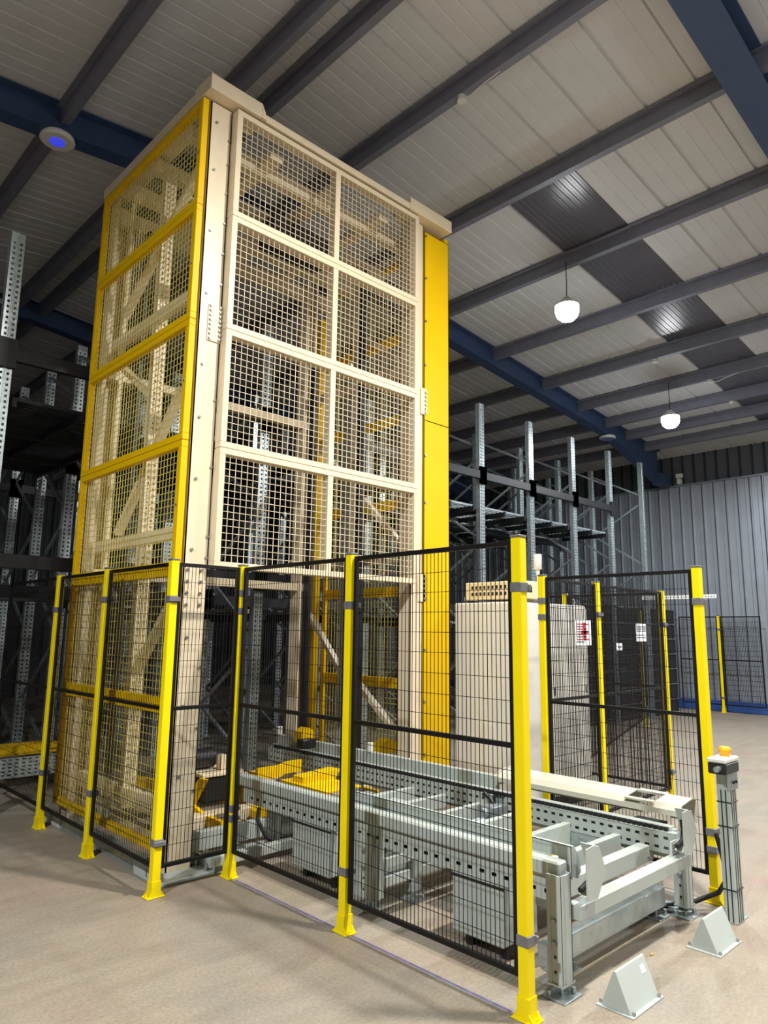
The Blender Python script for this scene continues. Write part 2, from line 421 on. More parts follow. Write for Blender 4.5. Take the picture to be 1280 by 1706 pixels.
# front mesh panels
zf = [1.98, 2.843, 3.743, 4.655, 5.555]
for z0, z1 in zip(zf, zf[1:]):
    x0, x1, y0, y1, b = .254, 2.302, -.085, -.002, .046; m = MB()
    m.box(x0, y0, z0+.0015, x1, y1, z0+b, .003); m.box(x0, y0, z1-b, x1, y1, z1-.0015, .003)
    m.box(x0, y0, z0+b, x0+b, y1, z1-b); m.box(x1-b, y0, z0+b, x1, y1, z1-b); m.box(1.252, y0+.004, z0+b, 1.305, y1, z1-b)
    p = m.build('front_panel', 'cream', tw, label='cream framed mesh front panel with centre mullion')
    g = MB()
    for a, c in ((x0+b, 1.252), (1.305, x1-b)):
        wiremesh(g, (a, y0+.02, z0+b), X, Z, c-a, z1-z0-2*b, .05, .05, .0026)
    g.build('wire_mesh', 'cream', p, 'stuff')
# top: caps and beams
m = MB().box(.0, -.11, 5.575, .46, .15, 5.70, .004); m.prism([(.46, 5.575), (.50, 5.575), (.50, 5.60), (.46, 5.69)], (0, -.11, 0), X, Z, Y, .26); m.build('cap_beam', 'cream', tw)
m = MB().box(2.16, -.11, 5.565, 2.76, .15, 5.69, .004); m.build('cap_beam', 'cream', tw)
MB().box(.50, -.10, 5.57, 2.16, -.02, 5.63, .003).build('head_rail', 'cream', tw)
m = MB().box(.0, .15, 5.575, .05, 1.86, 5.66).box(.05, .15, 5.575, .2, 1.86, 5.583); m.build('side_rail', 'cream', tw)
m = MB().box(2.77, .15, 5.575, 2.82, 1.86, 5.66); m.build('side_rail', 'cream', tw)
for y, z, h in ((.34, 5.47, .12), (.92, 5.47, .12), (1.3, 5.40, .12), (1.78, 5.40, .15)):
    MB().box(.06, y-.05, z-h/2, 2.76, y+.05, z+h/2, .005).build('crossbeam', 'cream', tw)
m = MB()
for x in (.75, 1.4, 2.0): m.box(x-.06, .1, 5.45, x+.06, 1.8, 5.53, .004)
m.build('machine_frame', 'cream', tw)
MB().bar((1.05, .7, 5.2), (1.75, .7, 5.2), .26, .26, c=.02).build('drive_motor', 'black_plastic', tw)
MB().tube([(.3, .85, 5.28), (2.4, .85, 5.28)], .03, 10).build('drive_shaft', 'steel', tw)
for z in (1.98, 3.79): MB().box(.07, 1.72, z, 2.45, 1.80, z+.08, .004).build('crossbeam', 'cream', tw)
for x in (.16, 2.42):
    for z in (2.20, 4.05): MB().box(x-.03, .16, z, x+.03, 1.70, z+.09, .004).build('side_rail', 'cream', tw)
    MB().box(x-.03, .16, .30, x+.03, 1.70, .40, .004).build('side_rail', 'cream', tw)
# zigzag braces
for x, lst in ((.19, (((.30, 1.82), (1.0, 1.1)), ((.42, 3.38), (1.40, 2.34)), ((.30, 5.26), (1.60, 4.36)), ((1.62, 3.9), (.95, 3.45)))),
               (2.56, (((1.80, 1.75), (1.2, 1.12)), ((.96, 1.04), (.4, .62)), ((.94, 2.92), (.38, 2.40)), ((1.7, 3.6), (1.0, 3.0)), ((.95, 4.7), (.35, 4.2)), ((1.75, 5.3), (1.0, 4.75))))):
    for (ya, za), (yb, zb) in lst:
        MB().bar((x, ya, za), (x, yb, zb), .045, .07, (1, 0, 0), .003).build('diagonal_brace', 'cream', tw)
# chain ducts and counterweight mast
MB().box(2.30, .70, .35, 2.36, .76, 5.3).build('chain_duct', 'black_plastic', tw)
MB().box(.36, 1.62, .35, .40, 1.70, 5.3).build('chain_duct', 'black_plastic', tw)
MB().box(2.47, 1.0, .4, 2.50, 1.18, 4.3, .003).build('mast_plate', 'light_grey', tw)
MB().box(2.36, 1.56, .4, 2.40, 1.66, 4.6, .003).build('chain_duct', 'black_plastic', tw)
MB().box(2.60, 1.76, .3, 2.68, 1.84, 5.2, .003).build('mast_plate', 'yellow', tw, label='yellow upright strip behind the mesh')
# splice plates and bolts
def bolts(pts, n, r=.011, h=.012, name='bolt', par=None, m='steel'):
    b = MB(); n = Vector(n)
    for p in pts: b.tube([p, Vector(p)+n*h], r, 6)
    return b.build(name, m, par, 'stuff')
MB().box(.14, -.010, 3.64, .256, 0, 3.92, .002).build('splice_plate', 'cream', tw)
MB().box(2.39, -.012, 1.83, 2.485, 0, 2.08, .002).build('splice_plate', 'cream', tw)
MB().box(2.415, -.016, 3.60, 2.49, -.002, 3.86, .002).build('splice_plate', 'cream', tw)
bp = [(xx, -.010, 3.66+.036*k) for xx in (.158, .238) for k in range(8)] + [(.12, 0, z) for z in (.6, 1.05, 1.5, 2.1, 2.6, 3.05, 3.45, 4.0, 4.5, 5.0, 5.4)]
bp += [(.235, 0, z) for z in (.5, .9, 1.3, 2.05, 2.2, 2.7, 3.2, 4.1, 4.35, 4.6, 4.85, 5.1, 5.3)] + [(2.475, -.013, .5+.45*k) for k in range(12)] + [(2.475, -.02, 3.62+.04*k) for k in range(6)] + [(2.47, -.013, 1.86+.045*k) for k in range(5)]
bp += [(xx, 0, z) for xx in (.10, .20) for z in (1.72, 1.80, 1.88, 1.96)]
bolts(bp, (0, -1, 0), par=tw)
bolts([(0, .025, z) for z in (.7, 1.5, 2.4, 3.3, 4.2, 5.1)], (-1, 0, 0), .009, .006, par=tw)
# feet
for x0, y0 in ((-.05, -.165), (2.25, -.10), (-.03, 1.56), (2.25, 1.56)):
    m = MB().box(x0, y0, 0, x0+.38, y0+.36, .022, .003)
    for q in (0, .37): m.box(x0+q, y0, .022, x0+q+.01, y0+.36, .085)
    m.box(x0, y0+.175, .022, x0+.06, y0+.185, .07)
    m.build('base_plate', 'light_grey', tw)
    bolts([(x0+a, y0+b_, .022) for a in (.035, .345) for b_ in (.05, .18, .31)], Z, .014, .04, par=tw)
m = MB().box(-.02, .26, .0, .10, 1.56, .06, .003).box(-.02, .26, .06, -.012, 1.56, .10); m.build('sill_rail', 'galvanised', tw)

# lift carriage low in the tower
lc = thing('lift_carriage', 'yellow fork carriage with black drive box at the foot of the tower', 'lift carriage', (1.1, .8, .2))
def arm(x, m='yellow'):
    pr = [(.10, .20), (.95, .20), (1.15, .28), (1.6, .28), (1.6, .36), (1.1, .38), (.92, .33), (.62, .32), (.42, .50), (.34, .50), (.50, .30), (.34, .26), (.10, .26)]
    return MB().prism([(a, b-.02) for a, b in pr], (x, .0, 0), Y, Z, X, .03).build('fork_arm', m, lc)
arm(.52); arm(.95); arm(2.02)
m = MB().box(.4, .30, .155, 2.15, .42, .245, .006); m.build('carriage_beam', 'cream', lc)
MB().box(.4, 1.3, .16, 2.15, 1.42, .26, .006).build('carriage_beam', 'cream', lc)
MB().box(.60, .50, .27, .92, .78, .46, .015).build('drive_box', 'black_plastic', lc)
m = MB().box(.58, .48, .46, .94, .80, .485, .004).box(.78, .55, .485, .82, .62, .60).box(.86, .52, .485, .93, .60, .56); m.build('motor_mount', 'cream', lc)
MB().tube([(.60, .70, .565), (.78, .70, .565)], .075, 18).build('drive_wheel', 'black_plastic', lc)
m = MB()
pr = [(-.16, 0), (-.10, .06), (.06, .08), (.16, .02), (.16, -.05), (.05, -.03), (-.16, -.05)]
m.prism(pr, (1.0, .12, .25), X, Z, Y, .10); m.build('hook_plate', 'yellow', lc)
m = MB().prism([(0, 0), (.22, 0), (.26, .02), (.42, .02), (.42, .11), (.28, .11), (.2, .09), (0, .09)], (.93, .28, .43), X, Z, Y, .02)
m.build('fork_plate', 'yellow', lc)
m = MB().prism([(0, 0), (.14, 0), (.14, .10), (.08, .13), (0, .09)], (1.86, .95, .54), X, Z, Y, .12); m.build('stop_block', 'yellow', lc)
m = MB().prism([(0, 0), (.20, 0), (.20, .10), (.12, .13), (0, .09)], (2.42, .48, .44), X, Z, Y, .12); m.build('stop_block', 'yellow', lc)
MB().box(1.72, .75, .52, 1.88, .85, .60, .01).build('sensor_block', 'black_plastic', lc)
# low rail of the tower front
m = MB().box(.25, .03, .10, 2.3, .09, .22, .004).box(.25, .03, .03, 2.3, .09, .07); m.build('bottom_rail', 'light_grey', tw)

# ------------------------------------------------------------------ conveyor
cv = thing('pallet_conveyor', 'light grey chain conveyor running from the tower to the open end of the cage', 'conveyor', (1.28, -1.2, 0))
slots = lambda L, p=.057, w_=.028, s=.03: [(s+k*p, s+k*p+w_) for k in range(int((L-s)/p))]
# right: slotted rail + guide + cover
for y0, y1 in ((-2.52, -1.34), (-1.24, 1.45)):
    L = y1-y0
    m = MB().plate((1.848, y1, .335), (0, -1, 0), Z, L, .115, slots(L), [(.022, .038), (.075, .091)], .004)
    m.box(1.848, y0, .446, 1.90, y1, .450).box(1.852, y0, .335, 1.90, y1, .339)
    m.build('slotted_rail', 'light_grey', cv)
m = MB().box(1.90, -2.50, .30, 1.94, 1.45, .46).box(1.885, -2.48, .452, 1.935, 1.45, .475, .003); m.build('chain_guide', 'light_grey', cv)
m = MB()
yy = -2.47
while yy < 1.4:
    m.box(1.862, yy, .452, 1.882, yy+.022, .472); yy += .032
m.build('roller_chain', 'black_plastic', cv, 'stuff')
MB().box(1.94, -1.2, .30, 1.985, 1.45, .56, .004).build('guide_rail', 'light_grey', cv)
# white cover over the drive side
pr = [(1.93, .525), (1.93, .555), (1.965, .585), (2.11, .605), (2.16, .595), (2.16, .46), (2.155, .46), (2.155, .59), (2.11, .60), (1.967, .58), (1.935, .553), (1.935, .525)]
m = MB()
def cover(y0, y1): m.prism(pr, (0, y0, 0), X, Z, Y, y1-y0)
cover(-1.98-.20+.0, -1.22); cover(-2.52, -2.36)
for a, b in ((1.93, 1.975), (2.10, 2.16)):
    m.box(a, -2.36, .575 if a < 2 else .59, b, -2.18, .585 if a < 2 else .603)
m.box(1.93, -2.36, .525, 1.935, -2.18, .56)
m.build('cover', 'cover_white', cv, label='white folded sheet cover with a cut-out near the end')
MB().box(1.975, -2.36, .42, 2.10, -2.18, .45).build('cover_tray', 'dark_gap', cv)
MB().prism([(1.93, .50), (1.93, .56), (1.98, .60), (2.12, .61), (2.17, .595), (2.17, .5)], (0, -1.215, 0), X, Z, Y, .01).build('cover_end', 'cover_white', cv)
# left: slotted rail, beam, side plate
m = MB().plate((.668, -2.5, .362), Y, Z, 2.55, .105, slots(2.55, .075, .03), [(.03, .048)], .004)
m.box(.672, -2.5, .362, .71, .05, .366); m.build('slotted_rail', 'light_grey', cv)
MB().box(.69, -2.5, .368, .72, .05, .464).build('slot_shade_backing', 'dark_gap', cv)  # dark strip behind the slots, stands in for shade inside the channel
m = MB().box(.63, -2.54, .475, .705, .10, .545, .008); m.build('side_beam', 'light_grey', cv)
m = MB()
m.plate((.725, -1.06, .46), (0, -1, 0), Z, 1.49, .14, [(1.20, 1.42)], [(.03, .085)], .004)
m.box(.725, -2.55, .596, .745, -1.06, .600)
pr = [(0, .47), (.045, .455), (.075, .48), (.06, .545), (.02, .60), (0, .60)]
m.prism(pr, (.725, -2.552, 0), X, Z, Y, .006)
m.build('side_plate', 'light_grey', cv)
MB().box(.67, -2.5, .466, .71, .1, .476).build('rail_seam', 'dark_gap', cv)
# cross members between the rails
for k, yc in enumerate((-2.17, -1.83, -1.47, -1.14, -.80, -.48)):
    m = MB().box(.74, yc-.022, .365, 1.845, yc+.022, .385, .002)
    m.box(.74, yc-.022, .24, 1.845, yc-.017, .366) if k < 2 else m.box(.74, yc-.022, .30, 1.845, yc-.017, .366)
    m.build('cross_member', 'light_grey', cv)
MB().box(.76, -2.14, .23, 1.84, -1.88, .236).build('drip_tray', 'light_grey', cv)
MB().box(1.836, -2.15, .25, 1.844, -1.86, .333).build('bolted_plate', 'galvanised', cv)
bolts([(1.836, y, z) for y, z in ((-1.93, .31), (-2.10, .31), (-1.97, .29), (-2.07, .29))], (-1, 0, 0), .012, .012, par=cv)
MB().box(1.0, -1.78, .30, 1.5, -1.52, .33, .004).build('deck_plate', 'light_grey', cv)
MB().box(.95, -.76, .32, 1.6, -.52, .35, .004).build('deck_plate', 'light_grey', cv)
for y in (-1.30, -1.05, -.65): MB().tube([(.75, y, .32), (1.84, y, .32)], .03, 12).build('roller', 'galvanised', cv)
m = MB().box(1.70, -1.36, .30, 1.84, -1.22, .41, .006); m.tube([(1.66, -1.29, .36), (1.70, -1.29, .36)], .04, 12); m.build('sprocket_drive', 'galvanised_dull', cv)
m = MB().tube([(1.8, -1.2, .46), (1.8, -1.26, .44), (1.8, -1.30, .38), (1.78, -1.34, .36)], .018, 8); m.build('chain_bow', 'black_plastic', cv)
# fork tray near the tower
m = MB().box(.88, -.60, .485, 1.20, -.08, .50, .003).prism([(0, 0), (.30, 0), (.34, .06), (0, .04)], (.92, -.3, .50), X, Z, Y, .12); m.build('fork_tray', 'yellow', cv, label='yellow plate lying between the rails by the tower')
MB().box(1.25, -.05, .44, 1.40, .10, .49, .006).build('motor_lid', 'kerb_blue', cv, label='blue-grey lid')
# end beams and entry guides
MB().bar((.70, -2.57, .335), (1.86, -2.57, .335), .072, .066, c=.004).build('end_beam', 'light_grey', cv)
MB().bar((.80, -2.33, .315), (1.90, -2.33, .315), .07, .09, c=.004).build('end_beam', 'light_grey', cv)
m = MB().box(.66, -2.47, .075, 1.80, -2.40, .175, .004); m.build('end_beam', 'galvanised', cv)
def entry(x0, sgn):
    pr = [(0, .41), (.075, .40), (.155, .50), (.10, .615), (.07, .625), (0, .62)]
    t = .006
    MB().prism([(a*1.0, b) for a, b in pr], (x0, -2.66, 0), X, Z, Y, t).prism([(.075, .40), (.085, .40), (.165, .50), (.11, .615), (.10, .615), (.155, .50)], (x0, -2.66, 0), X, Z, Y, .09).build('entry_guide', 'light_grey', cv)
    MB().tube([(x0+.04, -2.60, .43), (x0+.115, -2.60, .45), (x0+.13, -2.60, .50), (x0+.12, -2.60, .55)], .014, 8).build('roller_strip', 'rubber', cv)
entry(.668, 1); entry(1.655, 1)
MB().box(1.70, -2.565, .345, 1.84, -2.56, .445).build('rating_sticker', 'paper', cv, label='white sticker with small grey print')
m = MB()
for k in range(5): m.box(1.712, -2.567, .358+k*.016, 1.712+.05+.012*((k*7) % 5), -2.5655, .364+k*.016)
m.build('sticker_print', 'clamp_grey', cv, 'stuff')
# legs
def leg(x, y, z1, s=.085, foot=True, d=.07, z0=.06):
    m = MB(); t = .005
    m.box(x-s/2, y-d/2, z0, x+s/2, y-d/2+t, z1); m.box(x-s/2, y-d/2, z0, x-s/2+t, y+d/2, z1); m.box(x+s/2-t, y-d/2, z0, x+s/2, y+d/2, z1)
    m.box(x-.012, y-d/2-.006, z0, x+.012, y-d/2, z1); m.box(x-s/2-.004, y-d/2, z0, x-s/2, y-d/2+.018, z1).box(x-s/2-.004, y+d/2-.018, z0, x-s/2, y+d/2, z1)
    l = m.build('leg', 'light_grey', cv)
    bolts([(x-s/2, y, z) for z in (.22, .31)], (-1, 0, 0), .012, .01, par=l)
    m = MB()
    for z in (.10, .16): m.box(x-s/2-.001, y-.006, z, x-s/2+.001, y+.006, z+.012)
    m.build('slot', 'dark_gap', l, 'stuff')
    if foot:
        m = MB().box(x-.07, y-.06, 0, x+.07, y+.06, .008, .002).box(x-.05, y-.04, .052, x+.05, y+.04, .06)
        m.tube([(x, y, .008), (x, y, .06)], .010, 8)
        for a in (-.05, .05): m.tube([(x+a, y-a*.6, .008), (x+a, y-a*.6, .03)], .011, 6)
        m.build('foot', 'galvanised', l)
leg(.645, -2.53, .50); leg(1.95, -2.51, .34); leg(1.82, -2.40, .27, .07)
leg(.70, -1.23, .40, .09, d=.16); leg(.98, -1.32, .31, .07); leg(.90, .0, .30, .08); leg(1.90, -1.2, .33); leg(1.88, .2, .33); leg(.86, -2.40, .30, .06)
MB().box(1.91, -2.535, .03, 1.99, -2.36, .036).build('tie_plate', 'galvanised', cv)
for y in (-1.30, -1.16):
    for z in (.22, .12): MB().box(.74, y-.03, z, 1.9, y+.03, z+.055, .003).build('tie_bar', 'light_grey', cv)
for z in (.10, .22): MB().box(.9, -.03, z, 1.88, .05, z+.05, .003).build('tie_bar', 'light_grey', cv)
MB().box(.30, -.16, .04, 1.9, -.10, .10, .003).build('tie_bar', 'light_grey', cv)
# sheet-metal drive housings hanging under the left rail
for y0, y1 in ((-2.20, -1.88), (-.905, -.525)):
    m = MB().box(.672, y0, .075, .96, y1, .358, .008); h = m.build('drive_housing', 'light_grey', cv)
    MB().box(.668, y0-.004, .335, .675, y1+.004, .345).build('lid_seam', 'dark_gap', h)
    for y in (y0+.03, y1-.07): MB().box(.74, y, .0, .90, y+.04, .08, .004).build('housing_foot', 'black_plastic', h)
MB().tube([(.80, .05, .30), (.78, .03, .22), (.80, -.05, .12), (.92, -.12, .05), (1.15, -.16, .02), (1.5, -.2, .015)], .014, 8).build('cable', 'rubber', cv)
for x, y, z in ((1.95, 1.42, .56), (1.95, 1.05, .56), (1.95, .12, .56)):
    m = MB().box(x-.03, y-.02, z, x+.02, y+.02, z+.075, .004); m.build('sensor', 'white_plastic', cv)

# ------------------------------------------------------------------ safety fence
def post_mesh():
    s, h = .026, 1.985
    m = MB(); m.box(-s, -s, .0, s, s, h, .004); return m
def post(x, y, label, clamps=(1.74, .30), rot=0, h=1.985, foot=True):
    t = thing('fence_post', label, 'fence post', (x, y, 0), None); t['_o'] = (0, 0, 0)
    s = .026
    MB().box(-s, -s, 0.006, s, s, h, .004).build('tube', 'zinc_yellow', t)
    MB().box(-s-.002, -s-.002, h, s+.002, s+.002, h+.012, .004).build('cap', 'clamp_grey', t)
    m = MB().box(-.056, -.038, 0, .056, .038, .007, .002)
    for yy in (-.031, .026):
        m.prism([(-.052, .007), (.052, .007), (.029, .035), (.029, .09), (-.029, .09), (-.029, .035)], (0, yy, 0), X, Z, Y, .005)
    m.box(-.029, -.027, .007, -.026, .027, .09); m.box(.026, -.027, .007, .029, .027, .09)
    for a in (-.045, .045): m.tube([(a, 0, .007), (a, 0, .018)], .009, 6)
    m.build('foot', 'zinc_yellow', t)
    for z in clamps:
        m = MB().box(-s-.004, -s-.004, z-.022, s+.004, s+.004, z+.022, .003).box(-s-.012, -s-.018, z-.014, s+.012, -s-.002, z+.014, .003)
        m.build('clamp', 'clamp_grey', t)
    t.rotation_euler = (0, 0, rot); return t
R90 = math.pi/2
post(-.138, 1.692, 'yellow fence post farthest along the fence by the dark racks', (1.70, .42), R90)
post(-.138, .73, 'yellow fence post in the middle of the fence along the tower side', (1.76, .42), R90)
post(-.138, -.266, 'yellow corner fence post standing before the tower foot', (1.74, .30))
post(.373, -.266, 'slim yellow fence post between tower front and the conveyor fence', (1.80, 1.68, .42, .36), R90)
post(.373, -1.394, 'yellow fence post half way along the fence beside the conveyor', (1.70, .30), R90)
post(.373, -2.54, 'largest yellow fence post, nearest the conveyor open end', (1.76, .30), R90)
post(2.27, -1.41, 'yellow fence post in front of the beige control cabinet', (1.80, 1.68), R90)
post(2.27, -2.56, 'yellow fence post beside the emergency-stop pedestal', (1.77, .40, .30), R90)
post(3.10, -1.38, 'yellow fence post of the far cage, between red-printed sign and white notice', (1.72, .3))
post(4.48, -1.30, 'yellow fence post at the far cage corner beyond the white notice', (1.66, .3))
post(4.50, -.22, 'short-looking yellow fence post just behind the red-printed sign', (1.7, .3), R90)
post(9.83, 1.56, 'thin distant yellow fence post behind the white notice', (1.7, .3))
post(13.3, 1.55, 'thin yellow fence post by the blue kerb of the ribbed wall', (1.7, .3))

def panel(p, q, label, off=(0, 0), z0=.15, z1=1.975, mid=1.07, pu=.025, pv=.1, fr=.023, r=.0019, dense=True):
    p = Vector((p[0]+off[0], p[1]+off[1], 0)); q = Vector((q[0]+off[0], q[1]+off[1], 0)); u = (q-p).normalized(); L = (q-p).length
    c = (p+q)/2; t = thing('mesh_fence', label, 'mesh fence', (c.x, c.y, z0))
    n = u.cross(Vector(Z))
    m = MB(); h = fr/2
    for z in (z0+h, z1-h): m.obox(c+Vector((0, 0, z)), u, n, Z, L/2, h, h, .002)
    for e in (p+u*h, q-u*h): m.obox(e+Vector((0, 0, (z0+z1)/2)), u, n, Z, h, h, (z1-z0)/2-fr, .002)
    m.build('frame', 'black_paint', t)
    MB().obox(c+Vector((0, 0, mid)), u, n, Z, L/2-fr, h*.8, h, .002).build('mid_rail', 'black_paint', t)
    g = MB(); o = p+u*fr+Vector((0, 0, z0+fr)); wiremesh(g, o+n*.003, u, Z, L-2*fr, z1-z0-2*fr, pu, pv, r)
    g.build('wire_mesh', 'black_paint', t, 'stuff')
    return t
e = .032; D = 0
panel((-.138, 2.98), (-.138, 1.692+e), 'black mesh fence panel running into the dark rack area', (-D, 0))
panel((-.138, 1.692-e), (-.138, .73+e), 'black mesh fence panel along the tower side, the farther of two', (-D, 0))
panel((-.138, .73-e), (-.138, -.266+.03), 'black mesh fence panel along the tower side, next to the corner post', (-D, 0))
panel((-.138+.03, -.266), (.373-.03, -.266), 'narrow black mesh fence panel in front of the cream tower column', (0, -D))
panel((.373, -.266-e), (.373, -1.394+e), 'black mesh fence panel beside the conveyor, next to the tower', (-D, 0))
panel((.373, -1.394-e), (.373, -2.54+.032), 'largest black mesh fence panel, beside the conveyor end', (-D, 0))
panel((2.27, -1.41-.03), (2.27, -2.56+.03), 'black mesh fence panel behind the white conveyor cover', (.0, 0))
panel((2.27+.03, -1.40), (3.10-.03, -1.385), 'black mesh fence panel carrying the red-printed sign', r=.0026)
panel((3.10+.03, -1.38), (4.48-.03, -1.31), 'black mesh fence panel carrying the white notice', r=.0026)
panel((4.49, -1.27), (4.50, -.25), 'black mesh fence panel closing the far cage side', pu=.03, r=.0026)
panel((4.50, -.18), (4.52, 1.2), 'black mesh fence panel running back from the far cage beside the cabinet', pu=.03, r=.0026)
panel((4.60, -.22), (9.7, 1.50), 'long distant black mesh fence in front of the empty racks', pu=.05)
panel((13.3, 1.52), (13.3, .72), 'distant black mesh fence panel leaning by the blue kerb', pu=.03, r=.004)
panel((13.3, 1.58), (13.3, 2.4), 'distant black mesh fence panel beyond the thin kerbside post', pu=.05)

# signs on the far cage
def sign(x0, x1, y, z0, z1, label, prints):
    t = thing('fence_sign', label, 'sign', ((x0+x1)/2, y, z0))
    MB().box(x0, y-.004, z0, x1, y, z1, .001).build('sheet', 'paper', t)
    for nm, mt, rects in prints:
        m = MB()
        for a, b, c, d in rects: m.box(x0+(x1-x0)*a, y-.006, z0+(z1-z0)*b, x0+(x1-x0)*c, y-.004, z0+(z1-z0)*d)
        m.build(nm, mt, t, 'stuff')
rr = [(.10, .12+.1*k, .10+.75*(.6+.4*((k*5) % 3)/2), .16+.1*k) for k in range(8)]
sign(2.73, 2.97, -1.394, 1.47, 1.67, 'white fence sign printed with red and grey lines, before the cabinet', [('print_lines', 'clamp_grey', rr[::2]), ('print_mark', 'red_print', [(.5, .2, .66, .9), (.35, .45, .8, .58)]+rr[1::2])])
sign(3.84, 4.05, -1.341, 1.50, 1.66, 'white notice with grey print on the far cage fence', [('print_lines', 'clamp_grey', [(.1, .55+.09*k, .5, .6+.09*k) for k in range(4)] + [(.56, .55+.09*k, .9, .6+.09*k) for k in range(4)] + [(.1, .2, .9, .24), (.1, .34, .7, .38)])])
sign(3.43, 3.54, -1.364, 1.425, 1.485, 'small white plate low on the far cage fence', [('print_lines', 'clamp_grey', [(.25, .35, .8, .65)])])

# ------------------------------------------------------------------ control cabinet
cb = thing('control_cabinet', 'tall beige electrical cabinet standing right of the tower', 'cabinet', (3.6, -.28, 0))
x0, x1, y0, y1 = 3.0, 4.12, -.68, .08
MB().box(x0, y0, .10, x1, y1, 1.84, .012).build('body', 'cabinet', cb)
MB().box(x0+.02, y0+.02, 0, x1-.02, y1-.02, .10).build('plinth', 'dark_gap', cb)
for a, b in ((x0+.02, (x0+x1)/2-.004), ((x0+x1)/2+.004, x1-.02)):
    d = MB().box(a, y0-.022, .13, b, y0-.001, 1.81, .006).build('door', 'cabinet', cb)
    MB().box(b-.065, y0-.03, 1.0, b-.05, y0-.022, 1.07, .003).build('handle', 'black_plastic', d)
MB().box(x0-.006, y0+.30, .12, x0, y0+.42, .75, .002).build('side_vent', 'cabinet', cb)
m = MB()
for a in (x0+.08, x1-.08):
    for b in (y0+.08, y1-.08):
        m.tube([(a, b, 1.84), (a, b, 1.86)], .014, 8)
        m.tube([(a+.022*math.cos(k*math.pi/6), b, 1.882+.022*math.sin(k*math.pi/6)) for k in range(13)], .006, 6, False)
m.build('lifting_eye', 'steel', cb, 'stuff')
MB().tube([(x0+.02, y0-.03, 1.60), (x0+.01, y0-.03, 1.7)], .012, 6).build('knob', 'steel', cb)
tb = thing('terminal_box', 'cream terminal box with two rows of slots on the cabinet top', 'terminal box', (3.2, -.4, 1.86))
MB().box(3.02, -.70, 1.865, 3.45, -.04, 2.03, .008).build('case', 'beige_box', tb)
m = MB()
for k in range(11):
    for z in (1.905, 1.965): m.box(3.016, -.62+.048*k, z, 3.021, -.60+.048*k, z+.03)
m.build('slot', 'dark_gap', tb, 'stuff')
m = MB().box(3.10, -.704, 1.93, 3.17, -.699, 1.98); m.build('display', 'dark_gap', tb)
sl = thing('signal_lamp', 'white pillar signal lamp on a pole beside the cabinet', 'signal lamp', (2.87, -1.1, 1.84))
lx, ly = 2.95, -1.0
lx, ly = 3.42, -.60
MB().tube([(lx, ly, 2.16), (lx, ly, 2.165), (lx, ly, 2.30), (lx, ly, 2.305)], [.035, .040, .040, .036], 16).build('lens', 'white_plastic', sl)
MB().tube([(lx, ly, 2.10), (lx, ly, 2.16)], [.014, .022], 12).build('neck', 'white_plastic', sl)
MB().tube([(lx, ly, 1.86), (lx, ly, 2.10)], .012, 10).build('pole', 'white_plastic', sl)

# ------------------------------------------------------------------ emergency-stop pedestal
es = thing('stop_pedestal', 'grey slotted column with an emergency-stop box, beside the last fence post', 'pedestal', (2.10, -2.735, 0))
m = MB()
x, y = 2.07, -2.735
m.box(x-.05, y-.035, .0, x+.05, y+.035, .79, .004)
c_ = m.build('column', 'light_grey', es)
m = MB()
for a in (-.032, -.004, .024): m.box(x+a-.003, y-.037, .01, x+a+.003, y-.0345, .70)
for b in (-.012, .012): m.box(x-.052, y+b-.003, .01, x-.0495, y+b+.003, .70)
m.build('groove', 'dark_gap', c_)
for z in (.63, .50, .17):
    MB().box(x-.054, y-.039, z, x+.054, y+.039, z+.007, .002).build('cable_tie', 'black_plastic', es)
m = MB().box(x+.05, y-.03, 0, x+.12, y+.03, .006).box(x+.05, y-.02, .006, x+.058, y+.02, .10); m.tube([(x+.092, y, .006), (x+.092, y, .026)], .012, 6); m.build('foot_bracket', 'galvanised', es)
m = MB().box(x-.085, y-.042, .70, x+.065, y-.037, .80, .001); m.build('bracket_plate', 'galvanised_dull', es)
for a in (-.01, .03):
    MB().tube([(x+a, y-.042, .74), (x+a, y-.05, .74)], .008, 6).build('screw', 'dark_gap', es)
bxm = MB().box(x-.17, y-.07, .80, x+.02, y+.03, .86, .006).build('box_base', 'black_plastic', es)
MB().box(x-.172, y-.072, .86, x+.022, y+.032, .885, .006).build('box_lid', 'white_plastic', es)
MB().tube([(x-.04, y-.02, .885), (x-.04, y-.02, .90), (x-.04, y-.02, .902), (x-.04, y-.02, .925), (x-.04, y-.02, .935)], [.028, .028, .034, .034, .026], 16).build('stop_button', 'orange', es)
MB().tube([(x-.17, y-.03, .83), (x-.205, y-.03, .83)], .016, 10).build('cable_gland', 'galvanised', es)
cable = MB().tube([(2.17, -2.62, .42), (2.19, -2.64, .30), (2.19, -2.66, .18), (2.16, -2.62, .10), (2.05, -2.52, .05), (1.9, -2.40, .03), (1.75, -2.33, .03), (1.6, -2.33, .02)], .014, 8).tube(
    [(1.95, -2.2, .05), (1.8, -2.15, .04), (2.05, -2.1, .05), (1.7, -2.05, .03)], .012, 8)
tag(cable.build('power_cable', 'rubber'), 'black cable curving from the fence post to the conveyor leg', 'cable')

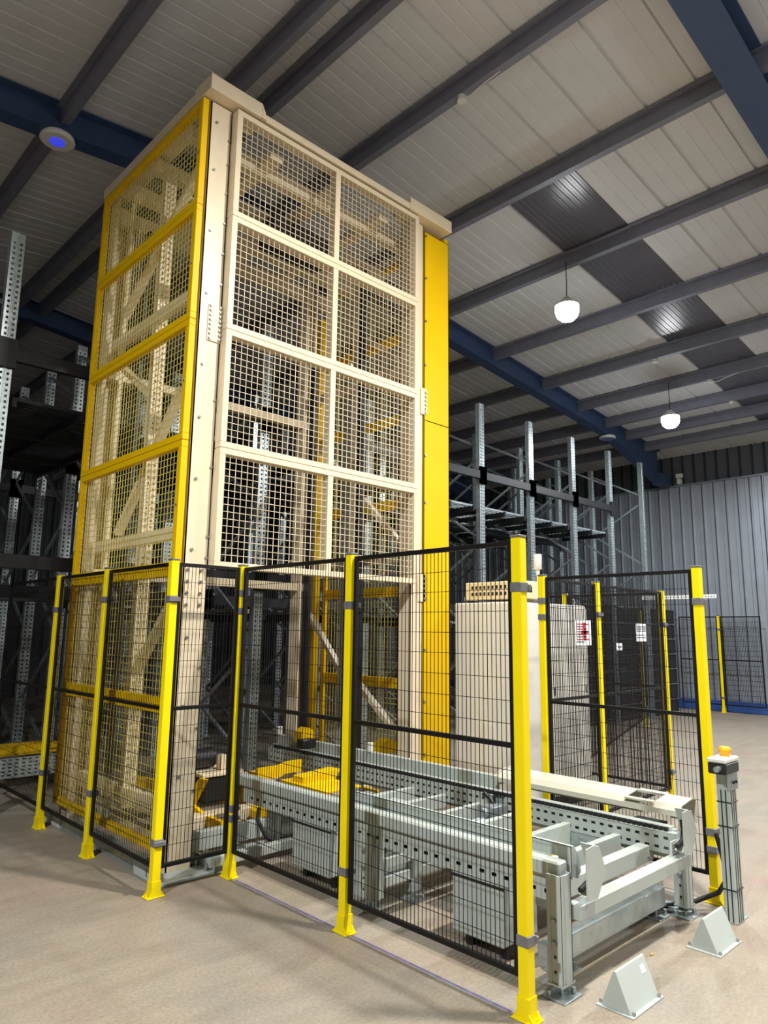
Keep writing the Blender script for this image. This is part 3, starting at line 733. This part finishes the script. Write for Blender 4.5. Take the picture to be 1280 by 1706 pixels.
# ------------------------------------------------------------------ triangular sensor guards
def guard(x0, x1, yc, label):
    t = thing('sensor_guard', label, 'guard', ((x0+x1)/2, yc, 0))
    hw, h, th = .068, .150, .004; 
    pr = [(-hw, .006), (hw, .006), (.006, h), (.003, h+.003), (-.003, h+.003), (-.006, h)]
    MB().prism(pr, (x0, yc, 0), Y, Z, X, x1-x0).build('hood', 'light_grey', t)
    MB().box(x0-.012, yc-hw-.018, 0, x1+.012, yc+hw+.018, .006, .001).build('base_plate', 'light_grey', t)
    bolts([(a, yc+b, .006) for a in (x0+.012, x1-.012) for b in (-hw-.008, hw+.008)], Z, .007, .014, par=t)
    return t
g1 = guard(.70, .95, -2.755, 'triangular grey floor guard nearest the camera, with a pale label')
MB().obox((.905, -2.755-.0231, .1125), X, (0, -.395, -.919), (0, .919, -.395), .018, .016, .0006).build('label_sticker', 'paper', g1)
guard(1.55, 1.80, -2.775, 'triangular grey floor guard before the conveyor right leg')
tag(MB().prism([(-.012, 0), (.01, -.004), (.014, .006), (0, .012), (-.01, .008)], (1.32, -2.62, .0), X, Y, Z, .008).build('stone_chip', 'gravel_yellow'), 'tiny yellowish chip lying on the floor at the conveyor end', 'stone')
tag(MB().box(.366, -2.46, .0002, .380, -1.44, .0012).box(.366, -1.34, .0002, .380, -.34, .0012).build('floor_line', 'line_blue'), 'thin blue-grey line on the floor under the conveyor fence', 'floor marking')  # flat blue-grey strip on the floor along the fence

# ------------------------------------------------------------------ pallet flow racks
um = perf(5.0, .05, .12, .07, (.02, .022)).mesh('upright', 'galvanised')
ROWS = [2.0, 3.1, 4.15, 5.2]
def frame(par, x, rows=ROWS, first=True):
    for y in rows:
        inst('upright', um, par, (x-.06, y, 0))
        MB().box(x-.09, y-.02, 0, x+.09, y+.1, .008).build('foot_plate', 'galvanised', par)
    for a, b in zip(rows, rows[1:]):
        m = MB(); zz = [(4.34, 4.86), (4.15, 3.58), (2.95, 3.58), (2.85, 2.2), (1.5, 2.2), (1.4, .7), (.2, .7)]
        for zf_, zb_ in zz: m.bar((x, a+.08, zf_), (x, b+.0, zb_), .03, .03)
        m.build('frame_brace', 'galvanised_dull', par)
def beams(par, xa, xb, zlist, rows=(2.0,)):
    for y in rows:
        for z in zlist:
            m = MB().box(xa+.06, y-.03, z-.06, xb-.06, y+.02, z+.06, .004)
            for x in (xa, xb): m.box(x-.075, y-.035, z-.13, x+.075, y-.006, z+.13)
            m.build('beam', 'rack_dark', par)
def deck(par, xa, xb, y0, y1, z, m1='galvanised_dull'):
    for x in (xa+.12, (xa+xb)/2, xb-.12): MB().box(x-.02, y0, z-.08, x+.02, y1, z).build('deck_rail', 'rack_dark', par)
    m = MB(); y = y0+.04
    while y < y1:
        m.wire((xa+.1, y, z), (xb-.1, y, z), .02); y += .075
    m.build('roller_bed', m1, par, 'stuff')
r1 = thing('pallet_rack', 'empty galvanised pallet racking beyond the tower, near the ribbed wall', 'rack', (8.5, 3.5, 0))
xs1 = [4.61, 5.90, 7.19, 8.48, 9.78, 11.07]
for x in xs1: frame(r1, x)
for a, b in zip(xs1[:-2], xs1[1:-1]):
    beams(r1, a, b, (3.88,)); beams(r1, a, b, (1.95, 3.3), (3.1,)); beams(r1, a, b, (3.30,), (4.15,))
    deck(r1, a, b, 2.06, 3.0, 3.42); deck(r1, a, b, 3.2, 4.1, 3.40); deck(r1, a, b, 2.06, 3.0, 1.7) if b < 8.5 else None
beams(r1, 9.78, 11.07, (1.95,), (3.1,))
m = MB().plate((10.97, .66, 2.24), Y, Z, 1.42, .07, slots(1.42, .05, .02), [(.02, .045)], .004); m.build('cantilever_rail', 'white_plastic', r1, label='pale bar sticking out past the yellow post')
r2 = thing('pallet_rack', 'dark pallet racking behind the tower and the side fence', 'rack', (1.3, 3.5, 0))
xs2 = [-.65, .74, 2.03, 3.32]
for x in xs2: frame(r2, x, ROWS + [6.3, 7.3])
for a, b in zip(xs2, xs2[1:]+[4.43]):
    beams(r2, a, b, (3.88, 2.10)); beams(r2, a, b, (1.9, 3.5), (3.1, 4.15)); beams(r2, a, b, (3.5,), (6.3,))
    for y0, y1 in ((2.06, 3.05), (3.2, 4.1), (4.3, 5.15)):
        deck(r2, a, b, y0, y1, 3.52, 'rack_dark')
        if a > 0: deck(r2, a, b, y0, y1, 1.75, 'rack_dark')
# shuttle standing low in the dark bay
sh = thing('rack_shuttle', 'yellow and perforated grey shuttle low in the dark rack bay', 'shuttle', (.24, 3.6, 0))
m = MB().plate((-.12, 3.3, .10), X, Z, .72, .19, slots(.72, .06, .03), [(.025+.035*k, .038+.035*k) for k in range(5)], .004); m.build('side_panel', 'light_grey', sh)
m = MB().box(-.12, 3.28, .31, .60, 3.95, .34, .01).prism([(0, 0), (.4, .0), (.7, .03), (.7, .08), (.25, .07), (0, .02)], (-.1, 3.27, .335), X, Z, Y, .06); m.build('deck', 'yellow', sh)
for x in (-.10, .48): MB().box(x, 3.32, .0, x+.1, 3.9, .10).build('skid', 'black_plastic', sh)

# stacked dark crates seen through the far cage
ORD = ['lowest', 'second from the floor', 'third from the floor', 'fourth from the floor', 'fifth from the floor', 'sixth from the floor', 'topmost']
def crate(x0, x1, k, where):
    h = .30; z = k*h; y0, y1 = 2.14, 2.95
    t = thing('storage_crate', '%s dark crate in %s' % (ORD[k], where), 'crate', ((x0+x1)/2, 2.5, z), 'dark crates stacked behind the far cage')
    m = MB().box(x0+.02, y0+.02, z+.004, x1-.02, y1-.02, z+.275, .01)
    n = 6
    for i in range(n): m.box(x0+.06+(x1-x0-.12)*i/(n-1)-.012, y0+.008, z+.01, x0+.06+(x1-x0-.12)*i/(n-1)+.012, y0+.02, z+.27)
    m.build('tub', 'crate_dark', t)
    m = MB().box(x0, y0, z+.275, x1, y0+.03, z+.298, .003).box(x0, y1-.03, z+.275, x1, y1, z+.298, .003).box(x0, y0+.03, z+.275, x0+.03, y1-.03, z+.298).box(x1-.03, y0+.03, z+.275, x1, y1-.03, z+.298)
    m.build('rim', 'clamp_grey', t)
mat('crate_dark', (34, 35, 42), .6, var=.1)
for k in range(7):
    crate(11.26, 12.56, k, 'the stack nearest the ribbed wall')
    crate(9.92, 10.94, k, 'the stack behind the white notice')
for k in range(7): crate(8.62, 9.62, k, 'the stack behind the small white plate')
